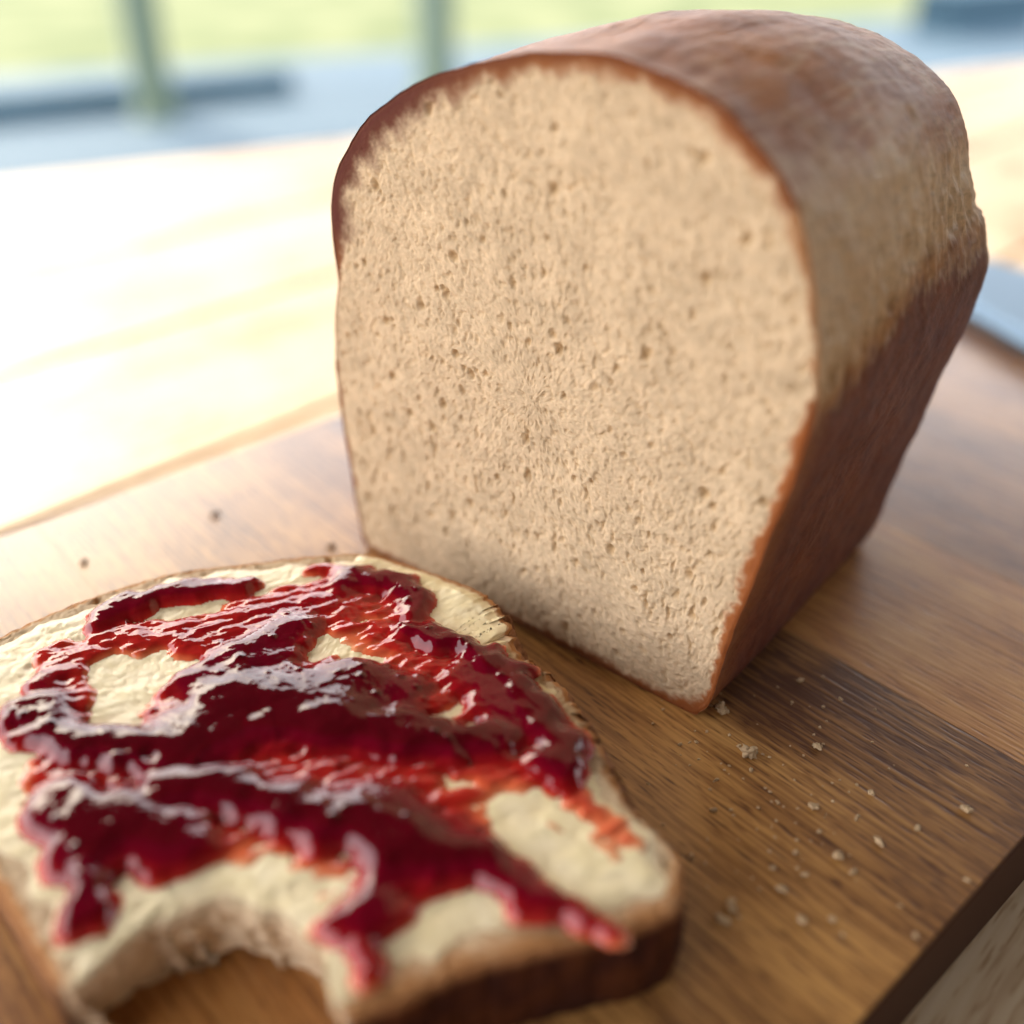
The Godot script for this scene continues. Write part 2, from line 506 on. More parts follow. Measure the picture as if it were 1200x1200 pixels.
func make_loaf() -> void:
	var t := thing("bread_loaf", LM + Vector3(0, BT, 0), "cut loaf of white bread with brown crust standing on the board", "loaf of bread")
	var src := PackedVector2Array()
	for p in LOAF: src.append(p)
	var n := 960
	var ring := smooth_loop(src, n)
	for i in n: ring[i] *= 0.01
	var wob := noise(1.0 / 0.02, 201, 3)
	for i in n:
		var p := ring[i]
		ring[i] = p + (p - Vector2(0.005, 0.06)).normalized() * wob.get_noise_2d(p.x, p.y) * 0.0006 * sm(0.0, 0.01, p.y)

	# the cut face
	var c := Vector2(0.006, 0.06)
	var rings := 250
	var v := PackedVector3Array()
	var col := PackedColorArray()
	var uv := PackedVector2Array()
	var idx := PackedInt32Array()
	var fbm := noise(1.0 / 0.012, 202, 4)
	var grain := noise(1.0 / 0.0013, 203, 2)
	var cutn := noise(1.0 / 0.03, 204, 2)
	for k in rings + 1:
		var r := 1.0 - pow(k / float(rings), 1.15)
		for i in n:
			var o := ring[i] - c
			var p := c + o * r
			var edge := (1.0 - r) * o.length()
			var up := sm(0.072, 0.088, ring[i].y) if ring[i].x < 0.0 else sm(0.085, 0.118, ring[i].y)
			var leftness := sm(0.01, -0.03, ring[i].x)
			var pan_rim := sm(0.02, 0.05, ring[i].x) * sm(0.082, 0.070, ring[i].y)
			var thick := 0.0011 + up * (0.0016 + 0.0017 * leftness) + pan_rim * 0.0013 + sm(0.004, 0.0, ring[i].y) * 0.0013
			thick *= 1.0 + 0.5 * cutn.get_noise_2d(ring[i].x * 3.0, ring[i].y * 3.0)
			var crust := 1.0 - sm(thick * 0.5, thick * (1.35 + 0.5 * up), edge + 0.0005 * grain.get_noise_2d(p.x, p.y) + 0.0014 * fbm.get_noise_2d(p.x * 2.5, p.y * 2.5))
			var deep := pores(p.x, p.y) * (1.0 - crust * 0.8)
			var f := cutn.get_noise_2d(p.x, p.y) * 0.0006 + tear.get_noise_2d(p.x * 1.3, p.y * 1.3) * 0.00008
			var z := -(deep - f) * sm(0.0, 0.0012, edge) - 0.0003 * sm(0.0008, 0.0, edge)
			v.append(LD * p.x + Vector3(0, p.y, 0) - LA * z)
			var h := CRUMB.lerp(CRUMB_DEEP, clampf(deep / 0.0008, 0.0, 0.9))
			var tone := 1.0 + 0.16 * fbm.get_noise_2d(p.x, p.y) + 0.16 * fbm.get_noise_2d(p.x * 4.0, p.y * 3.0) + 0.12 * grain.get_noise_2d(p.x, p.y)
			h = Color(h.r * tone, h.g * tone, h.b * tone)
			var rim := Color(0.17, 0.055, 0.022).lerp(Color(0.33, 0.13, 0.05), sm(0.0, thick, edge) * 0.7)
			if leftness * up > 0.0: rim = rim.lerp(Color(0.105, 0.034, 0.028), leftness * up * 0.85)
			if ring[i].y > 0.052 and ring[i].y < 0.073 and ring[i].x < 0.0: crust *= 0.25
			rim = rim.lerp(Color(0.36, 0.115, 0.035), pan_rim * 0.65)
			if ring[i].y > 0.078 and ring[i].y < 0.108 and ring[i].x > 0.0: rim = rim.lerp(Color(0.42, 0.22, 0.10), 0.6)
			col.append(h.lerp(rim, crust))
			uv.append(p * 14.0)
	for k in rings:
		for i in n:
			var j := (i + 1) % n
			var q := k * n
			# ring runs clockwise as seen from the front
			idx.append_array([q + i, q + j, q + n + j, q + i, q + n + j, q + n + i] if k < rings - 1 else [q + i, q + j, q + n + i])
	part("crumb", build(v, idx, col, uv), M.crumb, t)

	# the crust: swept back and rounded off at the uncut end
	v = PackedVector3Array()
	col = PackedColorArray()
	idx = PackedInt32Array()
	var body := 92
	var cap := 64
	var l0 := 0.080
	var f3 := noise(1.0 / 0.018, 210, 4)
	var mot := noise(1.0 / 0.006, 211, 3)
	var spk := noise(1.0 / 0.0016, 212, 2)
	var streak := noise(1.0 / 0.003, 213, 3)
	var wrk := noise(1.0 / 0.010, 214, 3)
	wrk.fractal_type = FastNoiseLite.FRACTAL_RIDGED
	var pit := cells(1.0 / 0.006, 215)
	var pitk := cells(1.0 / 0.006, 215, FastNoiseLite.RETURN_CELL_VALUE)
	for k in body + cap + 1:
		var s := l0 * k / body
		var scale := 1.0
		var uu := 0.0
		if k > body:
			uu = float(k - body) / cap
			scale = pow(maxf(0.0, cos(uu * PI / 2)), 0.5)
		for i in n:
			var p := ring[i]
			var y := p.y
			var dome := sm(0.074, 0.122, y)
			if k > body:
				var dd := 0.034 - 0.013 * dome - 0.003 * sm(0.05, 0.0, y)
				s = l0 + dd * sin(uu * PI / 2)
			var o := p - Vector2(0.005, 0.055)
			var dir := o.normalized()
			# the dome sinks and narrows towards the far end, the tin's part keeps its width
			o -= dir * ((0.0058 * dome * sm(0.04, 0.10, s) - 0.0024 * dome * sm(0.0, 0.04, s)) + 0.0028 * sm(0.076, 0.098, y) * sm(0.118, 0.1, y) * sm(0.015, 0.08, s))
			o *= scale
			var at := Vector3(p.x, p.y, s)
			var right := sm(0.02, 0.05, p.x)
			var pan_line := 0.0735 + 0.011 * sm(0.0, 0.05, s) + 0.003 * f3.get_noise_3dv(at * 1.5) + 0.0022 * mot.get_noise_3d(at.x * 0.3, at.y, s * 1.5)
			if p.x < 0.0: pan_line = 0.053 + 0.004 * f3.get_noise_3dv(at)
			var top_line := lerpf(0.075, 0.109, right) + 0.006 * f3.get_noise_3dv(at) - 0.006 * sm(0.03, 0.09, s) * right
			var pan := 1.0 - sm(-0.0030 - 0.003 * sm(0.02, 0.08, s), 0.0030 + 0.003 * sm(0.02, 0.08, s), y - pan_line + 0.0026 * streak.get_noise_2d(s * 1.3, y * 0.3) + 0.0035 * mot.get_noise_3dv(at * 0.8))
			var top := sm(-0.006, 0.010, y - top_line + 0.004 * mot.get_noise_3dv(at * 0.7))
			var shred := clampf(1.0 - pan - top, 0.0, 1.0)
			# relief
			var lines := streak.get_noise_3d(p.x * 0.35, y * 0.28, s * 1.3)
			var h := 0.00045 * f3.get_noise_3dv(at) + 0.00008 * mot.get_noise_3dv(at)
			h += shred * ((0.0006 + 0.0007 * exp(-pow((y - pan_line - 0.008) / 0.008, 2.0))) * lines + 0.0003 * mot.get_noise_3dv(at))
			if pitk.get_noise_3dv(at) > 0.6:
				h -= shred * maxf(0.0, -0.55 - pit.get_noise_3dv(at)) * 0.005
			h += top * 0.00016 * (wrk.get_noise_3d(p.x * 1.6, y * 1.6, s * 0.35) - 0.2)
			h -= 0.0002 * exp(-pow((y - pan_line) / 0.0025, 2.0)) * right
			h += spk.get_noise_3dv(at) * 0.00007
			var edge_fade := sm(0.0, 0.002, s)
			o += dir * h * edge_fade
			v.append(LD * (o.x + 0.005) + Vector3(0, maxf(o.y + 0.055, 0.0), 0) + LA * s)
			# colour
			var m1 := f3.get_noise_3dv(at * 0.8)
			var m2 := mot.get_noise_3dv(at)
			var m3 := spk.get_noise_3dv(at)
			var ctop := Color(0.50, 0.22, 0.10).lerp(Color(0.30, 0.11, 0.052), clampf(0.42 + m1 * 0.9 + m2 * 0.3, 0.0, 1.0))
			ctop = ctop.lerp(Color(0.50, 0.30, 0.20), clampf(wrk.get_noise_3d(p.x * 1.6, y * 1.6, s * 0.35) * 0.5 - 0.12 + m2 * 0.2, 0.0, 0.55))
			var crease := sm(0.42, 0.75, wrk.get_noise_3d(p.x * 2.2, y * 2.2, s * 0.28)) * sm(0.02, 0.045, p.x)
			ctop = ctop.lerp(Color(0.66, 0.43, 0.27), 0.6 * crease)
			ctop = ctop.lerp(Color(0.62, 0.46, 0.38), clampf(0.12 + 0.5 * f3.get_noise_3d(p.x * 0.6 + 0.3, y, s * 0.6) + 0.2 * m2, 0.0, 0.45) * sm(0.04, -0.02, p.x))
			var cpan := Color(0.135, 0.034, 0.020).lerp(Color(0.25, 0.078, 0.034), clampf(0.35 + m1 * 0.7 + m2 * 0.45, 0.0, 1.0))
			cpan = cpan.lerp(Color(0.36, 0.14, 0.05), sm(0.011, 0.0, s + 0.004 * m2) * 0.75)  # orange crust near the cut, painted stronger to look lit
			var csh := Color(0.86, 0.68, 0.46).lerp(Color(0.64, 0.42, 0.23), clampf(0.4 + lines * 0.7 + m1 * 0.4, 0.0, 1.0))
			csh = csh.lerp(Color(0.46, 0.21, 0.075), 0.75 * exp(-pow((y - pan_line - 0.002) / 0.0035, 2.0)))
			var cc := csh.lerp(cpan, pan).lerp(ctop, top * (1.0 - pan))
			cc = cc.lerp(cc * 0.62, clampf(m3 * 1.3, 0.0, 0.7))
			cc.a = 1.0
			col.append(cc)
	for k in body + cap:
		for i in n:
			var j := (i + 1) % n
			var q := k * n
			idx.append_array([q + i, q + n + i, q + n + j, q + i, q + n + j, q + j])
	part("crust", build(v, idx, col), M.crust, t)


# ---------------------------------------------------------------- the slice
const SLICE := [Vector2(2.62, -10.24), Vector2(2.68, -10.7), Vector2(2.62, -11.23), Vector2(2.4, -12.1), Vector2(2.12, -13.11), Vector2(1.85, -14.0), Vector2(1.47, -14.9), Vector2(1.05, -15.6), Vector2(0.56, -16.15), Vector2(0.42, -16.7), Vector2(0.25, -17.2), Vector2(-0.05, -17.61), Vector2(-0.45, -17.95), Vector2(-1.03, -18.2), Vector2(-2.2, -18.85), Vector2(-3.32, -19.38), Vector2(-4.5, -19.3), Vector2(-5.78, -19.04), Vector2(-7.6, -18.6), Vector2(-9.17, -17.65), Vector2(-10.45, -16.4), Vector2(-10.92, -15.15), Vector2(-10.74, -13.75), Vector2(-9.66, -12.13), Vector2(-7.86, -10.24), Vector2(-6.93, -9.22), Vector2(-6.5, -8.75), Vector2(-6.22, -8.6), Vector2(-6.03, -8.75), Vector2(-5.8, -9.1), Vector2(-5.42, -9.55), Vector2(-5.05, -9.68), Vector2(-4.72, -9.92), Vector2(-4.3, -9.98), Vector2(-3.85, -9.78), Vector2(-3.4, -9.7), Vector2(-3.05, -9.35), Vector2(-2.75, -9.2), Vector2(-2.55, -8.6), Vector2(-2.4, -8.2), Vector2(-1.88, -8.32), Vector2(-0.61, -8.94), Vector2(0.62, -9.29), Vector2(1.9, -9.64), Vector2(2.45, -9.9)]
const ST := 0.0185
const SC := Vector2(-0.039, -0.132)

var smear := noise(1.0 / 0.012, 301, 3)
var smear2 := noise(1.0 / 0.0035, 302, 3)


func in_bite(p: Vector2) -> float:
	return sm(0.0215, 0.0195, p.distance_to(Vector2(-0.0435, -0.0835)))


func slope_out(p: Vector2) -> float:
	return 0.0048 * sm(-0.012, 0.006, p.x) * sm(-0.107, -0.122, p.y)


func butter_height(p: Vector2) -> float:
	var q := p.rotated(0.6)
	var h := 0.0005 + 0.00025 * smear.get_noise_2d(q.x * 0.6, q.y * 1.8) + 0.00013 * smear2.get_noise_2d(q.x * 0.7, q.y * 1.7)
	h += 0.0011 * exp(-p.distance_squared_to(Vector2(-0.010, -0.178)) / 0.00004) + 0.0014 * exp(-p.distance_squared_to(Vector2(-0.032, -0.191)) / 0.000012)
	h += 0.0009 * exp(-p.distance_squared_to(Vector2(-0.020, -0.185)) / 0.000015)
	return maxf(h, 0.00012)


func make_slice() -> void:
	var t := thing("bread_slice", Vector3(0, BT, 0), "bitten slice of white bread with butter and dark red jam lying on the board", "slice of bread")
	var src := PackedVector2Array()
	for p in SLICE: src.append(p)
	var n := 900
	var ring := smooth_loop(src, n)
	var bite := PackedFloat32Array()
	var wob := noise(1.0 / 0.0035, 311, 3)
	var run_ := 0.0
	for i in n:
		var p := ring[i] * 0.01
		var b := in_bite(p)
		bite.append(b)
		run_ += p.distance_to(ring[(i + 1) % n] * 0.01)
		ring[i] = p + (p - SC).normalized() * (b * (0.0008 * absf(sin(run_ / 0.0052 * PI)) - 0.0006)) + (p - SC).normalized() * wob.get_noise_2d(p.x, p.y) * (0.0004 + 0.0002 * b)
	# along the right the crust slopes out from the cut top to the board
	var outs := PackedVector2Array()
	var rim_in := PackedVector2Array()
	var side := signf((ring[1] - ring[n - 1]).rotated(PI / 2).dot(ring[0] - SC))
	for i in n:
		outs.append((ring[(i + 1) % n] - ring[(i - 1 + n) % n]).rotated(PI / 2).normalized() * side)
		rim_in.append(ring[i] - outs[i] * slope_out(ring[i]) * (1.0 + 0.35 * wob.get_noise_2d(ring[i].x * 2.0, ring[i].y * 2.0)))
	var grain := noise(1.0 / 0.0013, 312, 2)
	var fbm := noise(1.0 / 0.01, 313, 4)

	# crumb: the cut top, and the torn wall of the bite
	var v := PackedVector3Array()
	var col := PackedColorArray()
	var uv := PackedVector2Array()
	var idx := PackedInt32Array()
	var rings := 110
	for k in rings + 1:
		var r := 1.0 - pow(k / float(rings), 1.3)
		for i in n:
			var o := rim_in[i] - SC
			var p := SC + o * r
			var edge := (1.0 - r) * o.length()
			var deep := pores(p.x, p.y)
			var y := ST - (deep + 0.0003 * absf(tear.get_noise_2d(p.x, p.y))) * sm(0.0, 0.001, edge) - 0.0006 * sm(0.0012, 0.0, edge)
			v.append(Vector3(p.x, y, p.y))
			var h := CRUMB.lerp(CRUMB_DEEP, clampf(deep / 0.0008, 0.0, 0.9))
			var tone := 1.0 + 0.1 * fbm.get_noise_2d(p.x, p.y)
			var front := sm(-0.108, -0.098, rim_in[i].y) * sm(-0.026, -0.015, rim_in[i].x)
			var crust := (1.0 - sm(0.0005, 0.0022 + 0.0045 * front, edge + (0.0008 + 0.0016 * front) * (grain.get_noise_2d(p.x, p.y) + fbm.get_noise_2d(p.x, p.y)))) * (1.0 - bite[i])
			h = Color(h.r * tone, h.g * tone, h.b * tone).lerp(Color(0.40, 0.17, 0.055), crust * 0.9)
			col.append(h)
			uv.append(p * 14.0)
	for k in rings:
		for i in n:
			var j := (i + 1) % n
			var q := k * n
			idx.append_array([q + i, q + n + j, q + j, q + i, q + n + i, q + n + j] if k < rings - 1 else [q + i, q + n + i, q + j])
	part("crumb", build(v, idx, col, uv), M.crumb, t)

	# the rim: brown crust all round, torn crumb where the bite was taken
	for torn in [false, true]:
		v = PackedVector3Array()
		col = PackedColorArray()
		uv = PackedVector2Array()
		idx = PackedInt32Array()
		var rows := 56
		var run := 0.0
		for i in n + 1:
			var p := ring[i % n]
			var out := outs[i % n]
			var lean := slope_out(p)
			run += p.distance_to(ring[(i + 1) % n])
			for k in rows + 1:
				var f := k / float(rows)
				var y := lerpf(ST - 0.0006, 0.0, f)
				var b := bite[i % n]
				var bulge := 0.0009 * sin(f * PI) * (1.0 - b) + 0.0003 * fbm.get_noise_2d(run, y) * (1.0 - b)
				var deep := 0.0
				if b > 0.0:
					deep = pores(run, y * 1.1)
					bulge += b * (-(0.0045 + 0.0015 * sm(-0.050, -0.058, p.x)) * f + (0.0016 * wob.get_noise_3d(p.x * 0.7, p.y * 0.7, y) + 0.0010 * tear.get_noise_3d(p.x, p.y, y) - deep * 1.3) * sm(0.0, 0.12, f))
				bulge += 0.00022 * tear.get_noise_2d(run, y)
				bulge += 0.0005 * lean / 0.0048 * (grain.get_noise_3d(p.x, y, p.y) + wob.get_noise_3d(p.x, y, p.y)) * sm(0.0, 0.15, f)
				var q := p.lerp(rim_in[i % n], pow(1.0 - f, 1.3)) + out * bulge
				v.append(Vector3(q.x, y, q.y))
				uv.append(Vector2(run, y) * 14.0)
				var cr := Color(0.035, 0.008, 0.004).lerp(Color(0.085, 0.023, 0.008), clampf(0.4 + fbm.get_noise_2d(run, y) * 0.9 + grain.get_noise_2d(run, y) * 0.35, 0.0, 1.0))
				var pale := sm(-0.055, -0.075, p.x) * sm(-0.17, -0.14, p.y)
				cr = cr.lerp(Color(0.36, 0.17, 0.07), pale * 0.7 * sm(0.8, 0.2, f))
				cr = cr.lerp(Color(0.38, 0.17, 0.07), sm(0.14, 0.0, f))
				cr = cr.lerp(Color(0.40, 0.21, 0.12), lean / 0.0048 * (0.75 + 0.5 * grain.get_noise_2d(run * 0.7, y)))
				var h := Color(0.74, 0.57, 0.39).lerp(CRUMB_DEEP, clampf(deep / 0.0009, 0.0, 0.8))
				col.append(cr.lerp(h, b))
		for i in n:
			var is_bite := bite[i] + bite[(i + 1) % n] > 1.0
			if is_bite != torn: continue
			for k in rows:
				var q := i * (rows + 1) + k
				var q2 := q + rows + 1
				idx.append_array([q, q2, q2 + 1, q, q2 + 1, q + 1])
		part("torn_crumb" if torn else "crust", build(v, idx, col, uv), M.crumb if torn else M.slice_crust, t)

	# butter: a thin smeared layer that stops short of the crust
	v = PackedVector3Array()
	col = PackedColorArray()
	uv = PackedVector2Array()
	idx = PackedInt32Array()
	var inset := noise(1.0 / 0.011, 321, 3)
	for k in rings + 1:
		var r := 1.0 - pow(k / float(rings), 1.2)
		for i in n:
			var o := rim_in[i] - SC
			var len := o.length()
			var back := 0.0032 + 0.0026 * inset.get_noise_2d(rim_in[i].x, rim_in[i].y) + 0.003 * sm(-0.10, -0.09, rim_in[i].y) * sm(-0.02, 0.01, rim_in[i].x)
			if bite[i] > 0.0: back = lerpf(back, 0.0006 + 0.0012 * absf(inset.get_noise_2d(rim_in[i].x * 3.0, rim_in[i].y * 3.0)), bite[i])
			if rim_in[i].x > -0.035 and rim_in[i].y < -0.165: back *= 0.35
			back = maxf(back, 0.0005)
			var p := SC + o * (r * (len - back) / len)
			var edge := (1.0 - r) * len
			var hgt := maxf(butter_height(p) - 0.5 * pores(p.x, p.y), 0.0001) * sm(-0.0002, 0.0040, edge) - 0.0006 * sm(0.0006, 0.0, edge)
			v.append(Vector3(p.x, ST + hgt - 0.0001, p.y))
			var b := clampf(0.5 + 0.7 * smear.get_noise_2d(p.x * 1.3, p.y * 1.3) + 0.3 * smear2.get_noise_2d(p.x, p.y), 0.0, 1.0)
			var bc := Color(0.91, 0.81, 0.56).lerp(Color(0.88, 0.76, 0.45), b)
			bc = bc.lerp(Color(0.72, 0.57, 0.36), sm(0.0007, 0.0002, hgt) * 0.4)
			col.append(bc)
			uv.append(p * 20.0)
	for k in rings:
		for i in n:
			var j := (i + 1) % n
			var q := k * n
			idx.append_array([q + i, q + n + j, q + j, q + i, q + n + i, q + n + j] if k < rings - 1 else [q + i, q + n + i, q + j])
	part("butter", build(v, idx, col, uv), M.butter, t)
	make_jam(t)


# Where a point of the slice's top shows in the photograph was measured once; strokes are written in those units (tenths of a percent of the frame) and laid on the plane of the slice here.
func on_slice(a: float, b: float) -> Vector2:
	var p := deg_to_rad(32.33)
	var f := 1204.0
	var r := Vector3((a - 600) / f, -(b - 600) / f * cos(p) - sin(p), (b - 600) / f * sin(p) - cos(p))
	var k := (ST + 0.001 - 0.15205) / r.y
	return Vector2(r.x * k, r.z * k)


# Strokes of the spoon: points, radius from/to in cm, height in mm
const STROKES := [
	[[125, 722, 160, 706, 220, 694, 285, 688], 0.42, 0.30, 2.2],
	[[365, 666, 400, 668], 0.22, 0.22, 1.0],
	[[412, 682, 450, 680, 482, 700, 490, 715], 0.42, 0.34, 2.3],
	[[45, 802, 68, 796], 0.35, 0.32, 1.6],
	[[40, 832, 52, 856, 95, 872, 150, 884, 215, 880, 262, 868], 0.46, 0.55, 2.8],
	[[250, 800, 300, 770, 345, 735], 0.75, 0.55, 2.2],
	[[225, 850, 270, 825, 330, 815, 400, 830], 0.70, 0.80, 2.6],
	[[330, 850, 400, 850, 470, 858, 530, 868, 575, 872], 0.75, 0.42, 3.0],
	[[395, 790, 440, 800, 480, 815], 0.6, 0.45, 2.2],
	[[485, 742, 530, 754, 572, 776, 608, 806, 634, 842, 656, 880, 655, 905], 0.34, 0.42, 2.7],
	[[550, 790, 590, 830, 620, 850], 0.5, 0.5, 1.7],
	[[72, 950, 125, 962, 205, 985], 0.58, 0.62, 2.9],
	[[92, 990, 108, 1030, 106, 1072], 0.55, 0.22, 2.6],
	[[190, 925, 255, 925, 330, 945, 395, 965, 455, 985, 505, 1005, 560, 1008], 0.45, 0.55, 2.9],
	[[400, 940, 470, 950, 520, 985], 0.45, 0.5, 2.2],
	[[560, 1006, 605, 1030, 640, 1060, 680, 1082, 715, 1086], 0.42, 0.10, 2.2],
	[[462, 1000, 452, 1045], 0.42, 0.36, 2.0],
	[[412, 1082, 440, 1072], 0.42, 0.42, 2.2],
	[[428, 1085, 430, 1128], 0.40, 0.20, 2.0],
	# thin smears between them
	[[60, 772, 130, 745, 230, 742], 0.42, 0.55, 0.65],
	[[230, 742, 330, 712, 400, 700], 0.75, 0.7, 0.79],
	[[400, 715, 460, 735, 520, 780, 600, 825, 645, 870], 0.8, 0.7, 0.54],
	[[100, 760, 60, 800, 90, 830], 0.35, 0.3, 0.72],
	[[180, 850, 230, 800, 300, 740], 0.38, 0.5, 0.65],
	[[230, 830, 300, 810, 400, 810, 500, 840], 0.95, 0.8, 0.94],
	[[50, 905, 130, 925, 250, 905, 380, 908, 480, 905, 545, 925], 0.42, 0.55, 0.54],
	[[560, 900, 640, 905, 690, 945, 742, 982], 0.34, 0.12, 0.40],
	[[590, 880, 640, 915, 680, 935], 0.45, 0.3, 0.43],
	[[240, 985, 330, 985], 0.38, 0.28, 0.40],
	[[350, 1010, 400, 1030, 450, 1040], 0.45, 0.42, 0.22],
	[[540, 900, 560, 950, 540, 980], 0.45, 0.3, 0.32],
	[[640, 962, 664, 970], 0.12, 0.10, 0.36],
	[[716, 990, 722, 1004], 0.10, 0.13, 0.43],
	[[690, 968, 720, 985], 0.18, 0.1, 0.29],
	[[730, 1025, 738, 1030], 0.10, 0.07, 0.29],
]
# places that the spoon left bare: points, radius from/to in cm
const BARE := [
	[[118, 838, 170, 808, 225, 780], 0.20, 0.13],
	[[95, 893, 185, 908], 0.16, 0.10],
	[[512, 838, 545, 826], 0.20, 0.16],
	[[548, 850, 566, 842], 0.10, 0.08],
	[[425, 722, 470, 728], 0.14, 0.10],
	[[485, 752, 530, 775], 0.10, 0.08],
	[[520, 915, 560, 925], 0.16, 0.12],
	[[110, 915, 160, 922], 0.12, 0.08],
	[[600, 985, 660, 1000], 0.5, 0.5],
	[[600, 955, 640, 945], 0.22, 0.12],
]


func make_jam(t: Node3D) -> void:
	var cell := 0.00042
	var x0 := -0.112
	var z0 := -0.197
	var nx := int(0.142 / cell)
	var nz := int(0.12 / cell)
	var field := PackedFloat32Array()
	field.resize(nx * nz)
	var warp_a := noise(1.0 / 0.010, 331, 3)
	var warp_b := noise(1.0 / 0.010, 332, 3)
	var warped := PackedVector2Array()
	warped.resize(nx * nz)
	for iz in nz:
		for ix in nx:
			var p := Vector2(x0 + ix * cell, z0 + iz * cell)
			warped[iz * nx + ix] = p + Vector2(warp_a.get_noise_2d(p.x, p.y), warp_b.get_noise_2d(p.x, p.y)) * 0.0034
	var grow := [0.0107, 0.0118]
	for pass_ in 2:
		for s in (STROKES if pass_ == 0 else BARE):
			var pts: Array = s[0]
			var segs := pts.size() / 2 - 1
			for g in segs:
				var a := on_slice(pts[g * 2], pts[g * 2 + 1])
				var b := on_slice(pts[g * 2 + 2], pts[g * 2 + 3])
				var r0: float = lerpf(s[1], s[2], g / float(segs)) * grow[pass_]
				var r1: float = lerpf(s[1], s[2], (g + 1) / float(segs)) * grow[pass_]
				var reach := maxf(r0, r1) + 0.003
				var lo := Vector2(minf(a.x, b.x), minf(a.y, b.y)) - Vector2(reach, reach)
				var hi := Vector2(maxf(a.x, b.x), maxf(a.y, b.y)) + Vector2(reach, reach)
				for iz in range(maxi(0, int((lo.y - z0) / cell)), mini(nz - 1, int((hi.y - z0) / cell))):
					for ix in range(maxi(0, int((lo.x - x0) / cell)), mini(nx - 1, int((hi.x - x0) / cell))):
						var at := iz * nx + ix
						var p := warped[at]
						var ab := b - a
						var k := clampf((p - a).dot(ab) / maxf(ab.length_squared(), 1e-9), 0.0, 1.0)
						var d := p.distance_to(a + ab * k) / lerpf(r0, r1, k)
						if d > 1.0: continue
						if pass_ == 0:
							var h: float = s[3] * 0.001 * pow(1.0 - d * d, 0.55)
							var was := field[at]
							field[at] = maxf(was, h) + 0.15 * minf(was, h)
						else:
							field[at] *= lerpf(1.0, sm(0.35, 1.0, d), 0.97)
	# the jam settles: smooth the strokes into each other
	for axis in [1, nx]:
		var was := field.duplicate()
		for i in range(3 * axis, nx * nz - 3 * axis):
			field[i] = (was[i - 3 * axis] + was[i + 3 * axis] + 2.0 * (was[i - 2 * axis] + was[i + 2 * axis]) + 3.0 * (was[i - axis] + was[i + axis]) + 3.0 * was[i]) / 15.0
	# how deep the jam round a place is, for its colour: a clear jelly looks as deep as its surroundings
	var wide := field.duplicate()
	for axis in [1, nx, 1, nx]:
		var was := wide.duplicate()
		for i in range(4 * axis, nx * nz - 4 * axis):
			wide[i] = (was[i - 4 * axis] + was[i - 2 * axis] + was[i] + was[i + 2 * axis] + was[i + 4 * axis]) / 5.0
	# surface
	var rip := noise(1.0 / 0.0075, 341, 2)
	var fine := noise(1.0 / 0.0012, 342, 2)
	var lump := cells(1.0 / 0.0038, 343)
	var lumpk := cells(1.0 / 0.0038, 343, FastNoiseLite.RETURN_CELL_VALUE)
	var patch := noise(1.0 / 0.012, 345, 2)
	var smearn := noise(1.0 / 0.005, 344, 4)
	var id := PackedInt32Array()
	id.resize(nx * nz)
	id.fill(-1)
	var v := PackedVector3Array()
	var col := PackedColorArray()
	var uv := PackedVector2Array()
	var hh := PackedFloat32Array()
	hh.resize(nx * nz)
	for i in nx * nz:
		var p := Vector2(x0 + (i % nx) * cell, z0 + (i / nx) * cell)
		var h := field[i]
		if h <= 0.0:
			hh[i] = -1.0
			continue
		h = minf(h, 0.0042) * 0.74
		var q := p.rotated(0.45)
		# a spoon drags thin jam into streaks
		h += (0.00032 * smearn.get_noise_2d(q.x * 0.5, q.y * 1.5)) * sm(0.0, 0.0004, h) * sm(0.0022, 0.0006, h)
		h -= 0.00014
		hh[i] = h + 0.00030 * sm(0.0, 0.00022, h)
	for i in nx * nz:
		var ix := i % nx
		var iz := i / nx
		if ix == 0 or iz == 0 or ix == nx - 1 or iz == nz - 1: continue
		var any := hh[i] > 0.0 or hh[i + 1] > 0.0 or hh[i - 1] > 0.0 or hh[i + nx] > 0.0 or hh[i - nx] > 0.0 or hh[i + nx + 1] > 0.0 or hh[i + nx - 1] > 0.0 or hh[i - nx + 1] > 0.0 or hh[i - nx - 1] > 0.0
		if not any: continue
		var p := Vector2(x0 + ix * cell, z0 + iz * cell)
		var h := maxf(hh[i], -0.0001)
		var wet := sm(0.0, 0.0006, h)
		var surf := h + wet * (0.00014 * rip.get_noise_2d(p.x, p.y) + 0.00007 * smearn.get_noise_2d(p.x * 1.7, p.y * 1.7) + 0.00009 * fine.get_noise_2d(p.x, p.y) * sm(-0.1, 0.3, patch.get_noise_2d(p.x, p.y)))
		var seed_ := 0.0
		if lumpk.get_noise_2d(p.x, p.y) > 0.72:
			seed_ = maxf(0.0, -0.70 - lump.get_noise_2d(p.x, p.y)) / 0.3
			surf += wet * 0.0004 * sm(0.0, 1.0, seed_)
		if h <= 0.0: surf = -0.0002
		id[i] = v.size()
		v.append(Vector3(p.x, ST + lerpf(butter_height(p), 0.0009, sm(0.0002, 0.0011, h)) + surf, p.y))
		uv.append(p * 26.0)
		var mm := wide[i] * 900.0 + 0.12 * rip.get_noise_2d(p.x, p.y) * wet
		mm = lerpf(maxf(0.0, h) * 700.0, mm, 0.7)
		var c := Color(0.78, 0.42, 0.22).lerp(Color(0.70, 0.15, 0.06), sm(0.05, 0.22, mm))
		c = c.lerp(Color(0.43, 0.020, 0.013), sm(0.18, 0.42, mm))
		c = c.lerp(Color(0.25, 0.006, 0.010), sm(0.38, 0.8, mm))
		c = c.lerp(Color(0.13, 0.0025, 0.009), sm(0.8, 1.5, mm))
		c = c.lerp(Color(0.075, 0.0015, 0.007), sm(1.5, 2.4, mm))
